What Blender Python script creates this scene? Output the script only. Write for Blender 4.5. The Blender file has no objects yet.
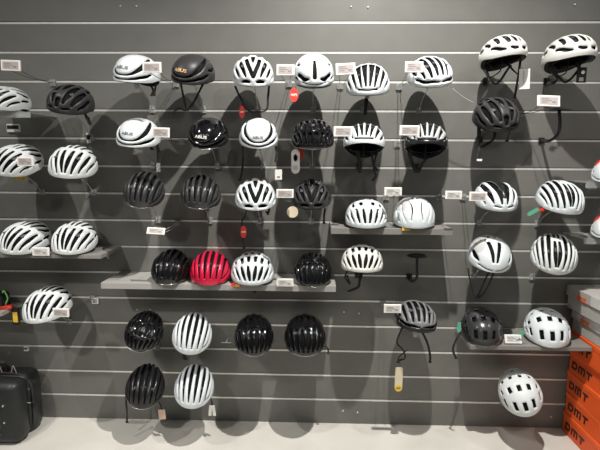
import bpy, bmesh, math, random
import numpy as np
from mathutils import Vector, Matrix
random.seed(5)
C = bpy.context.scene.collection
PI = math.pi

# ------------------------------------------------------------------ camera
F = 451.0
YAW, PIT, ROL, DIST, CH = 0.02585692, -0.14146154, -0.00643742, 2.4788887, 1.53458835
cy_, sy_ = math.cos(YAW), math.sin(YAW); cp, sp = math.cos(PIT), math.sin(PIT); cr, sr = math.cos(ROL), math.sin(ROL)
RM = np.array([[cy_, -sy_, 0], [sy_, cy_, 0], [0, 0, 1]]) @ np.array([[1, 0, 0], [0, cp, -sp], [0, sp, cp]]) @ np.array([[cr, 0, sr], [0, 1, 0], [-sr, 0, cr]])
CAM = np.array([0, -DIST, CH])
cam = bpy.data.cameras.new('camera'); co = bpy.data.objects.new('camera', cam); C.objects.link(co)
cam.sensor_width = 36; cam.lens = F / 600 * 36
mw = Matrix.Identity(4)
for i in range(3):
    mw[i][0] = RM[i, 0]; mw[i][1] = RM[i, 2]; mw[i][2] = -RM[i, 1]; mw[i][3] = CAM[i]
co.matrix_world = mw
bpy.context.scene.camera = co

def at(x, y, Y):
    "point where the sight line of a pixel crosses the plane at distance -Y from the wall"
    r = RM @ np.array([(x - 300) / F, 1, (225 - y) / F])
    return CAM + r * ((Y - CAM[1]) / r[1])
def at_z(x, y, Z):
    r = RM @ np.array([(x - 300) / F, 1, (225 - y) / F])
    return CAM + r * ((Z - CAM[2]) / r[2])
def proj(P):
    q = (np.asarray(P) - CAM) @ RM
    return np.stack([300 + F * q[..., 0] / q[..., 1], 225 - F * q[..., 2] / q[..., 1]], -1)

# ------------------------------------------------------------------ materials
MATS = {}
def mat(name, col, rough=.5, metal=0, noise=0, nscale=20, coat=0, trans=0, ior=1.45, bump=0, spec=.5, emis=None):
    if name in MATS: return MATS[name]
    m = bpy.data.materials.new(name); m.use_nodes = True; nt = m.node_tree; b = nt.nodes['Principled BSDF']
    b.inputs['Base Color'].default_value = (*col, 1); b.inputs['Roughness'].default_value = rough
    b.inputs['Metallic'].default_value = metal; b.inputs['Coat Weight'].default_value = coat; b.inputs['Coat Roughness'].default_value = .04
    b.inputs['Transmission Weight'].default_value = trans; b.inputs['IOR'].default_value = ior; b.inputs['Specular IOR Level'].default_value = spec
    if noise or bump:
        tc = nt.nodes.new('ShaderNodeTexCoord'); n = nt.nodes.new('ShaderNodeTexNoise'); n.inputs['Scale'].default_value = nscale; n.inputs['Detail'].default_value = 5
        nt.links.new(tc.outputs['Object'], n.inputs['Vector'])
        if noise:
            r = nt.nodes.new('ShaderNodeValToRGB')
            r.color_ramp.elements[0].position = .3; r.color_ramp.elements[1].position = .7
            r.color_ramp.elements[0].color = (*[c * (1 - noise) for c in col], 1); r.color_ramp.elements[1].color = (*[min(1, c * (1 + noise)) for c in col], 1)
            nt.links.new(n.outputs['Fac'], r.inputs['Fac']); nt.links.new(r.outputs['Color'], b.inputs['Base Color'])
        if bump:
            bp = nt.nodes.new('ShaderNodeBump'); bp.inputs['Strength'].default_value = bump; bp.inputs['Distance'].default_value = .002
            nt.links.new(n.outputs['Fac'], bp.inputs['Height']); nt.links.new(bp.outputs['Normal'], b.inputs['Normal'])
    MATS[name] = m; return m
M_wall = mat('slatwall_laminate', (.150, .149, .136), .42, noise=.06, nscale=9, bump=.03)
M_rail = mat('aluminium_rail', (.72, .71, .68), .38, .35, noise=.06, nscale=30)
M_floor = mat('floor_stone', (.62, .60, .55), .45, noise=.10, nscale=3.0, bump=.03)
M_shelf = mat('grey_shelf_board', (.22, .21, .195), .45, noise=.05, nscale=14)
M_shelfw = mat('pale_shelf_board', (.33, .32, .30), .45, noise=.05, nscale=14)
M_white = mat('white_gloss_shell', (.66, .705, .725), .28, coat=.5, noise=.015, nscale=8)
M_whitem = mat('white_matt_shell', (.65, .68, .68), .4, noise=.02, nscale=8)
M_cream = mat('warm_white_shell', (.66, .655, .62), .35, coat=.3, noise=.02, nscale=8)
M_silver = mat('silver_grey_shell', (.42, .43, .43), .35, coat=.4, noise=.05, nscale=12)
M_lgrey = mat('light_grey_shell', (.50, .50, .49), .3, coat=.5, noise=.04, nscale=12)
M_dgrey = mat('dark_grey_shell', (.032, .032, .033), .42, spec=.3, noise=.08, nscale=12)
M_mgrey = mat('mid_grey_shell', (.19, .19, .20), .38, noise=.08, nscale=12)
M_blackm = mat('black_matt_shell', (.014, .014, .015), .28, noise=.1, nscale=12)
M_blackg = mat('black_gloss_shell', (.004, .004, .005), .12, coat=.5, noise=.1, nscale=12)
M_ribg = mat('charcoal_rib_shell', (.035, .035, .037), .24, noise=.06, nscale=12, coat=.3)
M_red = mat('red_metallic_shell', (.62, .010, .055), .25, .25, coat=.8, noise=.05, nscale=14)
M_liner = mat('black_foam_liner', (.0045, .0045, .005), .7, spec=.15, noise=.25, nscale=60, bump=.2)
M_pad = mat('grey_padding', (.07, .07, .072), .9, noise=.2, nscale=60)
M_strap = mat('black_webbing', (.012, .012, .013), .7, noise=.2, nscale=90)
M_hook = mat('black_plastic_hook', (.014, .014, .015), .4, noise=.1, nscale=30)
M_clear = mat('clear_acrylic', (.80, .82, .81), .12, trans=.7, noise=.01)
M_tagw = mat('white_tag_frame', (.80, .78, .74), .5, noise=.02)
M_disp = mat('eink_display', (.43, .385, .37), .45, noise=.12, nscale=160)
M_dispg = mat('eink_display_grey', (.55, .55, .53), .45, noise=.12, nscale=160)
M_ink = mat('grey_ink', (.25, .22, .22), .6, noise=.05)
M_wire = mat('dark_wire', (.05, .05, .05), .4, .5, noise=.05)
M_wirel = mat('pale_wire', (.6, .6, .58), .4, .3, noise=.05)
M_tagred = mat('red_card', (.72, .045, .03), .5, noise=.04)
M_tagwhite = mat('white_card', (.75, .74, .70), .6, noise=.03)
M_tagcream = mat('cream_card', (.66, .58, .42), .6, noise=.05)
M_tagpink = mat('kraft_card', (.52, .37, .29), .7, noise=.05)
M_yellow = mat('yellow_card', (.75, .48, .06), .5, noise=.05)
M_green = mat('mint_green_card', (.10, .40, .26), .5, noise=.05)
M_gold = mat('gold_lettering', (.75, .46, .22), .35, .4, noise=.03)
M_black = mat('black_print', (.015, .014, .014), .5, noise=.05)
M_orange = mat('orange_cardboard', (.78, .105, .018), .5, noise=.04, nscale=8)
M_oranged = mat('orange_lid', (.85, .13, .025), .45, noise=.04, nscale=8)
M_boxg = mat('grey_cardboard', (.42, .40, .37), .6, noise=.04, nscale=8)
M_boxw = mat('pale_box_panel', (.58, .57, .54), .6, noise=.03, nscale=8)
M_bag = mat('black_case_shell', (.016, .018, .018), .42, noise=.15, nscale=30, bump=.1)
M_bagt = mat('black_case_trim', (.03, .033, .033), .5, noise=.15, nscale=30)
M_chrome = mat('chrome', (.8, .8, .8), .2, 1, noise=.02)
M_bolt = mat('pale_bolt', (.75, .74, .70), .4, noise=.02)
M_pink = mat('pale_pink_cord', (.55, .42, .40), .6, noise=.04)

# ------------------------------------------------------------------ helpers
def link(name, me, m=None, parent=None):
    o = bpy.data.objects.new(name, me); C.objects.link(o)
    if m is not None and me is not None and not me.materials: me.materials.append(m)
    if parent is not None: o.parent = parent
    return o
def tag(o, label, cat=None, group=None, kind=None):
    if label: o['label'] = label
    if cat: o['category'] = cat
    if group: o['group'] = group
    if kind: o['kind'] = kind
    return o
def empty(name, loc, label, cat, group=None):
    o = bpy.data.objects.new(name, None); C.objects.link(o); o.location = [float(v) for v in loc]; o.empty_display_size = .05
    return tag(o, label, cat, group)
def mesh(name, V, Fc, smooth=False, mats=None, mi=None):
    me = bpy.data.meshes.new(name); me.from_pydata([tuple(map(float, v)) for v in V], [], [tuple(map(int, f)) for f in Fc])
    if mats:
        for m in mats: me.materials.append(m)
    if mi is not None: me.polygons.foreach_set('material_index', np.array(mi, dtype=np.int32))
    if smooth: me.polygons.foreach_set('use_smooth', np.ones(len(me.polygons), dtype=bool))
    me.update(); return me
class MB:
    def __init__(s): s.bm = bmesh.new()
    def box(s, c, d, rot=None, bev=0):
        r = bmesh.ops.create_cube(s.bm, size=1)
        M = Matrix.Translation(Vector([float(v) for v in c])) @ (rot.to_4x4() if rot else Matrix.Identity(4)) @ Matrix.Diagonal((*[float(v) for v in d], 1))
        bmesh.ops.transform(s.bm, matrix=M, verts=r['verts'])
        if bev:
            es = list({e for v in r['verts'] for e in v.link_edges})
            bmesh.ops.bevel(s.bm, geom=es, offset=bev, segments=3, affect='EDGES', profile=.5)
        return s
    def cyl(s, p, q, r, r2=None, n=16):
        p = Vector([float(v) for v in p]); q = Vector([float(v) for v in q]); d = q - p
        M = Matrix.Translation((p + q) / 2) @ d.to_track_quat('Z', 'Y').to_matrix().to_4x4()
        bmesh.ops.create_cone(s.bm, cap_ends=True, segments=n, radius1=r, radius2=r if r2 is None else r2, depth=d.length, matrix=M)
        return s
    def tube(s, pts, r, n=8):
        P = [Vector([float(v) for v in p]) for p in pts]; rings = []
        up = Vector((.13, .2, .97)).normalized()
        for i, p in enumerate(P):
            t = (P[min(i + 1, len(P) - 1)] - P[max(i - 1, 0)]).normalized()
            a = t.cross(up)
            if a.length < .05: a = t.cross(Vector((1, 0, 0)))
            a.normalize(); b = t.cross(a)
            rr = r[i] if isinstance(r, (list, tuple)) else r
            rings.append([s.bm.verts.new(p + (a * math.cos(k * 2 * PI / n) + b * math.sin(k * 2 * PI / n)) * rr) for k in range(n)])
        for A, B in zip(rings, rings[1:]):
            for k in range(n): f = s.bm.faces.new((A[k], A[(k + 1) % n], B[(k + 1) % n], B[k])); f.smooth = True
        s.bm.faces.new(rings[0][::-1]); s.bm.faces.new(rings[-1])
        return s
    def ribbon(s, pts, w, th=.0012, wdir=None, twist=0.0):
        "flat webbing following pts, its width across the path"
        P = [Vector([float(v) for v in p]) for p in pts]; rings = []
        for i, p in enumerate(P):
            t = (P[min(i + 1, len(P) - 1)] - P[max(i - 1, 0)]).normalized()
            nrm = Vector(wdir or (0, -1, 0)); nrm = Matrix.Rotation(twist * math.sin(i * .6), 3, t) @ nrm
            a = t.cross(nrm)
            if a.length < .05: a = t.cross(Vector((1, 0, 0)))
            a.normalize(); b = t.cross(a)
            rings.append([s.bm.verts.new(p + a * w / 2 * sx + b * th / 2 * sz) for sx, sz in ((-1, -1), (1, -1), (1, 1), (-1, 1))])
        for A, B in zip(rings, rings[1:]):
            for k in range(4): s.bm.faces.new((A[k], A[(k + 1) % 4], B[(k + 1) % 4], B[k]))
        s.bm.faces.new(rings[0][::-1]); s.bm.faces.new(rings[-1])
        return s
    def prism(s, poly, y0, y1, M=None):
        "polygon in x,z extruded along y"
        M = M or Matrix.Identity(4)
        a = [s.bm.verts.new(M @ Vector((float(x), y0, float(z)))) for x, z in poly]; b = [s.bm.verts.new(M @ Vector((float(x), y1, float(z)))) for x, z in poly]
        n = len(a); s.bm.faces.new(a); s.bm.faces.new(b[::-1])
        for k in range(n): s.bm.faces.new((a[k], b[k], b[(k + 1) % n], a[(k + 1) % n]))
        return s
    def build(s, name, m, parent=None, smooth=False, shift=None):
        bmesh.ops.recalc_face_normals(s.bm, faces=s.bm.faces)
        if shift is not None: bmesh.ops.translate(s.bm, verts=s.bm.verts, vec=Vector([-float(v) for v in shift]))
        me = bpy.data.meshes.new(name); s.bm.to_mesh(me); s.bm.free()
        if smooth: me.polygons.foreach_set('use_smooth', np.ones(len(me.polygons), dtype=bool))
        return link(name, me, m, parent)
def spline(pts, n=6):
    P = [np.array(p, float) for p in pts]
    if len(P) < 3: return [P[0] + (P[1] - P[0]) * i / n for i in range(n + 1)]
    Q = [2 * P[0] - P[1]] + P + [2 * P[-1] - P[-2]]; out = []
    for i in range(1, len(Q) - 2):
        for k in range(n):
            t = k / n; a, b, c, d = Q[i - 1:i + 3]
            out.append(.5 * (2 * b + (c - a) * t + (2 * a - 5 * b + 4 * c - d) * t * t + (3 * b - a - 3 * c + d) * t ** 3))
    return out + [P[-1]]
def text_mesh(txt, size, ext, bold=0.0, shear=0.0, sx=1.0):
    cu = bpy.data.curves.new('lettering', 'FONT'); cu.body = txt; cu.size = size; cu.extrude = ext; cu.align_x = 'CENTER'; cu.align_y = 'CENTER'; cu.offset = bold; cu.shear = shear
    o = bpy.data.objects.new('lettering', cu); C.objects.link(o)
    me = bpy.data.meshes.new_from_object(o.evaluated_get(bpy.context.evaluated_depsgraph_get()))
    bpy.data.objects.remove(o); bpy.data.curves.remove(cu)
    me.transform(Matrix.Diagonal((sx, 1, 1, 1)) @ Matrix.Identity(4))
    me.transform(Matrix.Rotation(PI / 2, 4, 'X'))      # upright, readable from -y
    me.materials.clear()
    return me

# ------------------------------------------------------------------ the room
RZ = lambda k: .15 * (15 - k)
X0, X1, TOP = -3.2, 3.2, 3.15
b = MB(); G = .0065
zs = [RZ(k) for k in range(-5, 15)]
edges = sorted([0] + zs + [TOP])
for z0, z1 in zip(edges, edges[1:]):
    lo = z0 + (G if z0 > 0 else 0); hi = z1 - (G if z1 < TOP else 0)
    b.box(((X0 + X1) / 2, .009, (lo + hi) / 2), (X1 - X0, .018, hi - lo))
b.box(((X0 + X1) / 2, .034, TOP / 2), (X1 - X0, .032, TOP))
o = b.build('wall_back', M_wall); o['kind'] = 'structure'
for i, z in enumerate(zs):
    b = MB()
    b.prism([(0, -G), (.0, -G + .0095), (-.004, -G + .0095), (-.0155, -G + .003), (-.0155, -G)], X0, X1, Matrix.Translation((0, 0.0, z)) @ Matrix(((0, 1, 0, 0), (-1, 0, 0, 0), (0, 0, 1, 0), (0, 0, 0, 1))))
    o = b.build('trim_%d' % (i + 1), M_rail); o['kind'] = 'structure'
b = MB(); b.box((0, -2.95, -.03), (6.4, 6.0, .06)); o = b.build('floor', M_floor); o['kind'] = 'structure'

# ------------------------------------------------------------------ helmets
HS = .93
def direc(x, t):
    t = math.radians(t); q = math.sqrt(max(0, 1 - x * x))
    return np.array([x, -q * math.cos(t), q * math.sin(t)])
def surf(n, sh):
    n = np.atleast_2d(n); x, y, z = n[:, 0], n[:, 1], n[:, 2]
    W, L1, L2, H = sh.get('W', .104), sh.get('L1', .132), sh.get('L2', .146), sh.get('H', .112)*HS
    fy = np.where(y < 0, L1, L2)
    up = np.clip(z, 0, 1); dn = np.clip(-z, 0, 1)
    taper = 1 - .07 * np.clip(-y, 0, 1) ** 2 - .12 * np.clip(y, 0, 1) ** 2
    tuck = 1 - .14 * dn ** 1.3
    sq = 1 + .035 * 4 * (x * x) * (z * z) * (z > 0) + .03 * 4 * (y * y) * (z * z) * (z > 0)
    P = np.stack([W * x * taper * tuck * sq, fy * y * tuck * sq, np.where(z > 0, H * z * sq, -.085 * dn)], 1)
    tail = sh.get('tail', .0)
    P[:, 1] += tail * np.clip(y, 0, 1) ** 3
    return P
def normals(n, sh):
    e = 1e-3; n = np.atleast_2d(n)
    a = np.cross(n, np.array([.31, .52, .79])); a /= np.linalg.norm(a, axis=1, keepdims=True); b_ = np.cross(n, a)
    pa = surf((n + a * e) / np.linalg.norm(n + a * e, axis=1, keepdims=True), sh); pb = surf((n + b_ * e) / np.linalg.norm(n + b_ * e, axis=1, keepdims=True), sh)
    p0 = surf(n, sh); N = np.cross(pa - p0, pb - p0); N /= np.linalg.norm(N, axis=1, keepdims=True) + 1e-12
    s = np.sign((N * n).sum(1)); s[s == 0] = 1
    return N * s[:, None]
def sdf_of(prims, P, sh, kr=1.0):
    d = np.full(len(P), 1.0)
    for pr in prims:
        for mx in ((1, -1) if pr.get('mir', True) else (1,)):
            if 'pts' in pr:
                q = spline([(x * mx, t, r) for x, t, r in pr['pts']], 14 if len(pr['pts']) < 4 else 9)
                D = np.array([direc(a[0], a[1]) for a in q]); S = surf(D, sh); R = np.array([a[2] for a in q]) / 1000 * kr
                for c, r in zip(S, R): d = np.minimum(d, np.linalg.norm(P - c, axis=1) - r)
            else:
                x, t, w, h, rot = pr['box']; dr = direc(x * mx, t); c = surf(dr, sh)[0]; N = normals(dr, sh)[0]
                up = np.array([0, math.sin(math.radians(t)), math.cos(math.radians(t))]); up -= N * up.dot(N); up /= np.linalg.norm(up); rt = np.cross(up, N)
                a = math.radians(rot * mx); u = rt * math.cos(a) + up * math.sin(a); v = -rt * math.sin(a) + up * math.cos(a)
                q = P - c; X = np.abs(q @ u) - (w * kr ** .5 - 2.5) / 1000; Y = np.abs(q @ v) - (h - 2.5) / 1000
                bx = np.linalg.norm(np.stack([np.clip(X, 0, 1), np.clip(Y, 0, 1)], 1), axis=1) + np.minimum(np.maximum(X, Y), 0) - .0025
                bx[(q @ N) < -.03] = 1; d = np.minimum(d, bx)
    return d
def V(*pts, mir=True): return {'pts': [(x, t - 5 * max(0, min(1, (60 - t) / 30)) * (t > 12), r) for x, t, r in pts], 'mir': mir}
def B(x, t, w, h, rot=0, mir=True): return {'box': (x, t, w, h, rot), 'mir': mir}
def rim_dip(az, sh):   # az 0 front, PI back
    f = sh.get('front', 7) - 4; s = sh.get('side', 17) - 7; r = sh.get('rear', 40) - 8
    c = math.cos(az); w1 = max(0, c) ** 1.5; w2 = max(0, -c) ** 1.5
    ear = math.exp(-((abs(az) - 1.75) / .35) ** 2) * 7
    return f * w1 + r * w2 + s * (1 - w1 - w2) - ear
REAR = [V((.12, 138, 5), (.11, 160, 6), (.1, 185, 3)), V((.42, 140, 5), (.40, 160, 6), (.36, 180, 3))]
TY = {
 'stripe': dict(v=[V((.15, 22, 3.5), (.16, 60, 7.5), (.155, 110, 7.5), (.12, 165, 4)), V((.44, 20, 3.5), (.47, 60, 7), (.46, 110, 7.5), (.38, 162, 4)),
                   V((.68, 17, 3), (.73, 60, 6), (.73, 110, 6.5), (.62, 158, 4)), V((.60, 6, 1.8), (.88, 30, 3.8), (.925, 85, 4.6), (.86, 140, 4))], sh=dict(H=.122), k=1.3),
 'giro': dict(k=1.45, v=[V((.07, 18, 3), (.14, 44, 7), (.19, 74, 5)), V((.33, 15, 3), (.44, 48, 7), (.50, 80, 4)), V((.60, 12, 3), (.74, 52, 6.5), (.78, 86, 4)),
                 V((.10, 88, 3.5), (.16, 118, 7.5), (.12, 158, 4)), V((.36, 92, 3.5), (.46, 122, 7.5), (.36, 158, 4)), V((.64, 100, 3.5), (.72, 126, 6), (.58, 155, 4)),
                 V((.84, 16, 2.5), (.93, 55, 4.5), (.95, 95, 3)), V((.93, 112, 3.5), (.88, 140, 5), (.8, 155, 3))], sh=dict(L2=.155)),
 'aero': dict(k=1.55, v=[V((0, 15, 2.2), (.28, 17, 3.0), (.52, 26, 5), (.68, 46, 7.5), (.66, 78, 6.5), (.52, 104, 2.5)),
                 V((0, -1, 2.6), (.30, 0, 3.2), (.62, 4, 4.2), (.86, 20, 4.6), (.94, 40, 3)), V((.90, 70, 3), (.93, 100, 5), (.86, 130, 4)), V((.2, 135, 5), (.2, 160, 6), (.15, 180, 3)), V((.52, 128, 5), (.5, 150, 6))],
              sh=dict(front=12, H=.115, L2=.14)),
 'vee': dict(k=1.6, v=[V((0, 92, 7.5), (0, 72, 5), (0, 62, 2), mir=False), V((.02, 27, 5), (.10, 38, 6.5), (.24, 56, 6.5), (.32, 78, 6)), V((.38, 28, 3), (.46, 42, 6), (.57, 62, 7), (.60, 74, 5)),
                V((.68, 28, 3), (.76, 42, 6), (.82, 60, 4)), V((.20, 9, 4.2), (.36, 10, 5.5), (.54, 13, 4)), V((.88, 15, 2.5), (.93, 30, 3.5)), V((.28, 95, 5), (.26, 125, 6), (.2, 150, 4)), V((.62, 95, 5), (.55, 130, 6))], sh=dict(front=6, side=14)),
 'slot': dict(k=1.5, v=[V((0, 20, 7.2), (0, 40, 6.5), (0, 56, 4.2), mir=False), V((.34, 11, 4), (.55, 16, 7.5), (.78, 30, 6.5)), V((.70, 60, 3), (.80, 75, 5), (.72, 96, 4)), V((0, -3, 1.6), (.3, -2, 1.8), (.62, 2, 2.2)), V((.82, 8, 3), (.92, 22, 4)), V((.3, 110, 5), (.28, 140, 6))], sh=dict(front=12, H=.125)),
 'ribs': dict(k=1.8, v=[V((.10, 22, 2.5), (.15, 50, 6), (.18, 88, 8.5)), V((.33, 20, 2.5), (.41, 50, 6), (.46, 86, 8)), V((.58, 18, 2.5), (.68, 48, 5.5), (.73, 80, 6)), V((0, 7, 1.8), (.25, 8, 2.0), (.45, 9, 2.6)), V((.80, 18, 2.5), (.90, 45, 4.5), (.93, 80, 3.5)),
                 V((.16, 100, 6), (.15, 130, 7), (.12, 160, 4)), V((.44, 100, 6), (.40, 130, 7), (.32, 158, 4)), V((.75, 98, 5), (.68, 130, 6))], sh=dict(front=9, H=.124)),
 'brow': dict(k=1.65, v=[V((.14, 30, 3.5), (.15, 60, 6.5), (.15, 105, 7)), V((.41, 27, 3.5), (.44, 60, 6.5), (.43, 104, 6)), V((.67, 28, 3.5), (.72, 60, 6), (.70, 96, 5)), V((.88, 50, 4), (.92, 75, 4.5)),
                 V((.10, 6, 2.5), (.40, 8, 4), (.72, 13, 5), (.90, 25, 4)), V((.16, 120, 5), (.14, 155, 5)), V((.44, 118, 5), (.38, 150, 5)), V((.85, 100, 5), (.78, 125, 5))], sh=dict(front=12)),
 'urban': dict(k=1.7, v=[V((.13, 36, 5.5), (.13, 52, 6), (.10, 72, 2.5)), V((.44, 38, 6), (.40, 56, 7), (.30, 82, 2.5)), V((.74, 48, 5), (.66, 70, 6), (.50, 96, 2.5)), V((.90, 72, 5), (.84, 98, 5), (.74, 116, 2.5)),
                  V((.16, 9, 4), (.30, 9, 5), (.42, 12, 4)), V((.64, 14, 3), (.80, 22, 5.5), (.93, 46, 4)), V((.12, 88, 2.5), (.14, 104, 5), (.14, 124, 5)), V((.92, 120, 3), (.86, 140, 6), (.76, 150, 4)), V((.4, 120, 5), (.36, 150, 6))], sh=dict(front=16, side=22, rear=38, H=.112)),
 'wing': dict(k=1.75, v=[V((0, 20, 5), (0, 34, 8), mir=False), V((0, 62, 3), (0, 76, 7), (0, 98, 8), mir=False), V((.27, 30, 4), (.36, 58, 8.5), (.38, 94, 6)), V((.60, 26, 4), (.70, 55, 7.5), (.72, 90, 5)), V((.82, 14, 3), (.92, 40, 5), (.93, 90, 4)),
                 V((0, 112, 6), (0, 150, 6), mir=False), V((.34, 106, 6), (.28, 150, 5)), V((.66, 104, 5), (.56, 145, 5)), V((.25, 7, 2.5), (.5, 9, 3.2))], sh=dict(front=10)),
 'fine': dict(k=1.5, v=[V((.10, 14, 3), (.15, 36, 6), mir=True), V((.34, 13, 3), (.43, 38, 6)), V((.57, 13, 3), (.67, 40, 5.5)), V((.77, 14, 3), (.86, 44, 4.5)), V((0, 48, 4), (0, 72, 5.5), mir=False), V((.25, 50, 4), (.28, 78, 5.5)), V((.53, 52, 4), (.53, 82, 5)), V((.76, 54, 4), (.77, 84, 4.5)),
                 V((.13, 88, 4), (.13, 112, 5.5)), V((.40, 92, 4), (.38, 116, 5.5)), V((.66, 94, 4), (.62, 120, 5)), V((0, 122, 4), (0, 150, 5), mir=False), V((.27, 126, 4), (.24, 152, 5)), V((.52, 128, 4), (.46, 150, 5)), V((.90, 60, 3), (.93, 100, 4))], sh=dict(front=10)),
 'half': dict(k=1.4, v=[V((.11, 14, 3), (.15, 34, 6.5), (.17, 58, 4)), V((.34, 13, 3), (.42, 34, 6.5), (.46, 60, 4)), V((.57, 13, 3), (.67, 36, 6), (.71, 64, 4)), V((.77, 14, 3), (.87, 40, 5), (.90, 72, 3)), V((.16, 82, 3), (.16, 100, 4)), V((.42, 84, 3), (.42, 104, 4)), V((.2, 120, 5), (.18, 150, 5)), V((.5, 120, 5), (.44, 150, 5))], sh=dict(front=10, H=.12)),
 'hive': dict(k=1.5, v=[V((.15, 60, 5), (.17, 76, 6)), V((.44, 58, 5), (.48, 74, 6)), V((.10, 14, 4), (.15, 30, 6.5), (.19, 46, 4)), V((.34, 14, 4), (.43, 31, 6.5), (.50, 46, 4)), V((.60, 14, 4), (.70, 32, 6), (.77, 48, 3.5)), V((.83, 16, 3), (.92, 42, 4.5)), V((.75, 64, 4), (.78, 84, 4.5)),
                 V((0, 92, 5), (0, 112, 6), mir=False), V((.30, 90, 5), (.30, 116, 6)), V((.60, 96, 5), (.56, 122, 6)), V((.15, 130, 5), (.13, 155, 5)), V((.42, 130, 5), (.36, 152, 5))], sh=dict(front=10)),
 'rect': dict(k=1.15, v=[B(0, 27, 10, 23, 0, False), B(.46, 28, 10, 23, -5), B(.84, 34, 8, 19, -12), B(0, 72, 10, 17, 0, False), B(.46, 72, 10, 17, -6), B(.84, 78, 8, 14, -14), B(.24, 103, 8, 10, 0), B(.66, 106, 8, 10, 6), B(0, 126, 7, 11, 0, False), B(.40, 130, 7, 10, 8),
                 V((.92, 28, 3), (.96, 50, 5)), V((.95, 85, 5), (.93, 110, 5))], sh=dict(front=9, H=.115)),
 'split': dict(k=1.55, v=[V((.14, 22, 3), (.20, 50, 8), (.30, 80, 10), (.32, 125, 7)), V((.50, 24, 3), (.60, 50, 8), (.66, 90, 8), (.58, 135, 5)), V((.80, 20, 3), (.89, 50, 5.5), (.91, 95, 4)), V((.2, 7, 2.2), (.45, 9, 2.6))], sh=dict(front=10)),
 'loop': dict(k=1.5, v=[V((.05, 24, 3), (.10, 50, 6.5), (.10, 86, 4)), V((.30, 18, 3), (.36, 50, 5.5), (.34, 100, 7), (.22, 145, 4)), V((.54, 16, 3), (.60, 55, 5.5), (.58, 105, 6), (.48, 150, 4)), V((.72, 15, 3), (.79, 50, 5), (.80, 100, 5), (.70, 145, 4)), V((.86, 18, 2.5), (.93, 60, 4), (.94, 110, 3)),
                 V((.10, 100, 3), (.08, 125, 5.5), (.06, 160, 3))], sh=dict(front=9)),
 'seam': dict(v=[V((.30, 22, 2), (.22, 50, 3), (.34, 78, 1.5)), V((.55, 18, 1.2), (.66, 45, 1.8), (.62, 84, 1.2)), V((.10, 84, 4), (.12, 96, 3)), V((.80, 18, 1.2), (.88, 50, 1.6), (.84, 92, 1.2)), V((.3, 130, 5), (.26, 150, 5))], sh=dict(front=9, H=.125), k=1.15),
 'duct': dict(k=1.5, v=[V((.10, 26, 3.5), (.15, 44, 6), (.26, 74, 6.5)), V((.72, 26, 4), (.84, 44, 9), (.88, 66, 6)), V((.1, -2, 1.6), (.4, 0, 2), (.7, 6, 2.2)), V((.16, 96, 3), (.15, 120, 4)), V((.3, 130, 5), (.26, 150, 5))], sh=dict(front=12, H=.122)),
 'duo': dict(k=1.5, v=[V((.27, 66, 5.5), (.30, 76, 6)), V((.12, 17, 3.5), (.16, 34, 5.5), (.20, 50, 3)), V((.40, 17, 3.5), (.47, 36, 5.5), (.50, 52, 3)), V((.66, 17, 3), (.74, 36, 5), (.77, 54, 3)), V((.86, 20, 2.5), (.93, 45, 4)), V((.62, 68, 4), (.66, 86, 5)), V((.15, 94, 5), (.15, 116, 5)), V((.42, 98, 5), (.40, 120, 5))], sh=dict(front=9)),
}
ZONES = {
 'crown': [V((0, 78, 30), (0, 130, 60), mir=False)],
 'centre': [V((.0, 40, 12), (0, 80, 26), (0, 130, 34), mir=False)],
 'top': [V((-.25, 84, 20), (.25, 84, 20), mir=False)],
 'side': [V((-.62, 60, 26), (-.55, 110, 40), mir=False), V((-.3, 100, 30), (.2, 115, 26), mir=False)],
 'low': [V((-.93, 20, 20), (-.7, -4, 24), (0, -8, 24), (.7, -4, 24), (.93, 20, 20), mir=False), V((.94, 40, 16), (.94, 120, 20))],
 'rear': [V((0, 150, 75), mir=False)] if False else [V((0, 140, 62), (0, 175, 80), mir=False)],
}
NA, NS = 168, 84
GRIDC = {}
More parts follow.
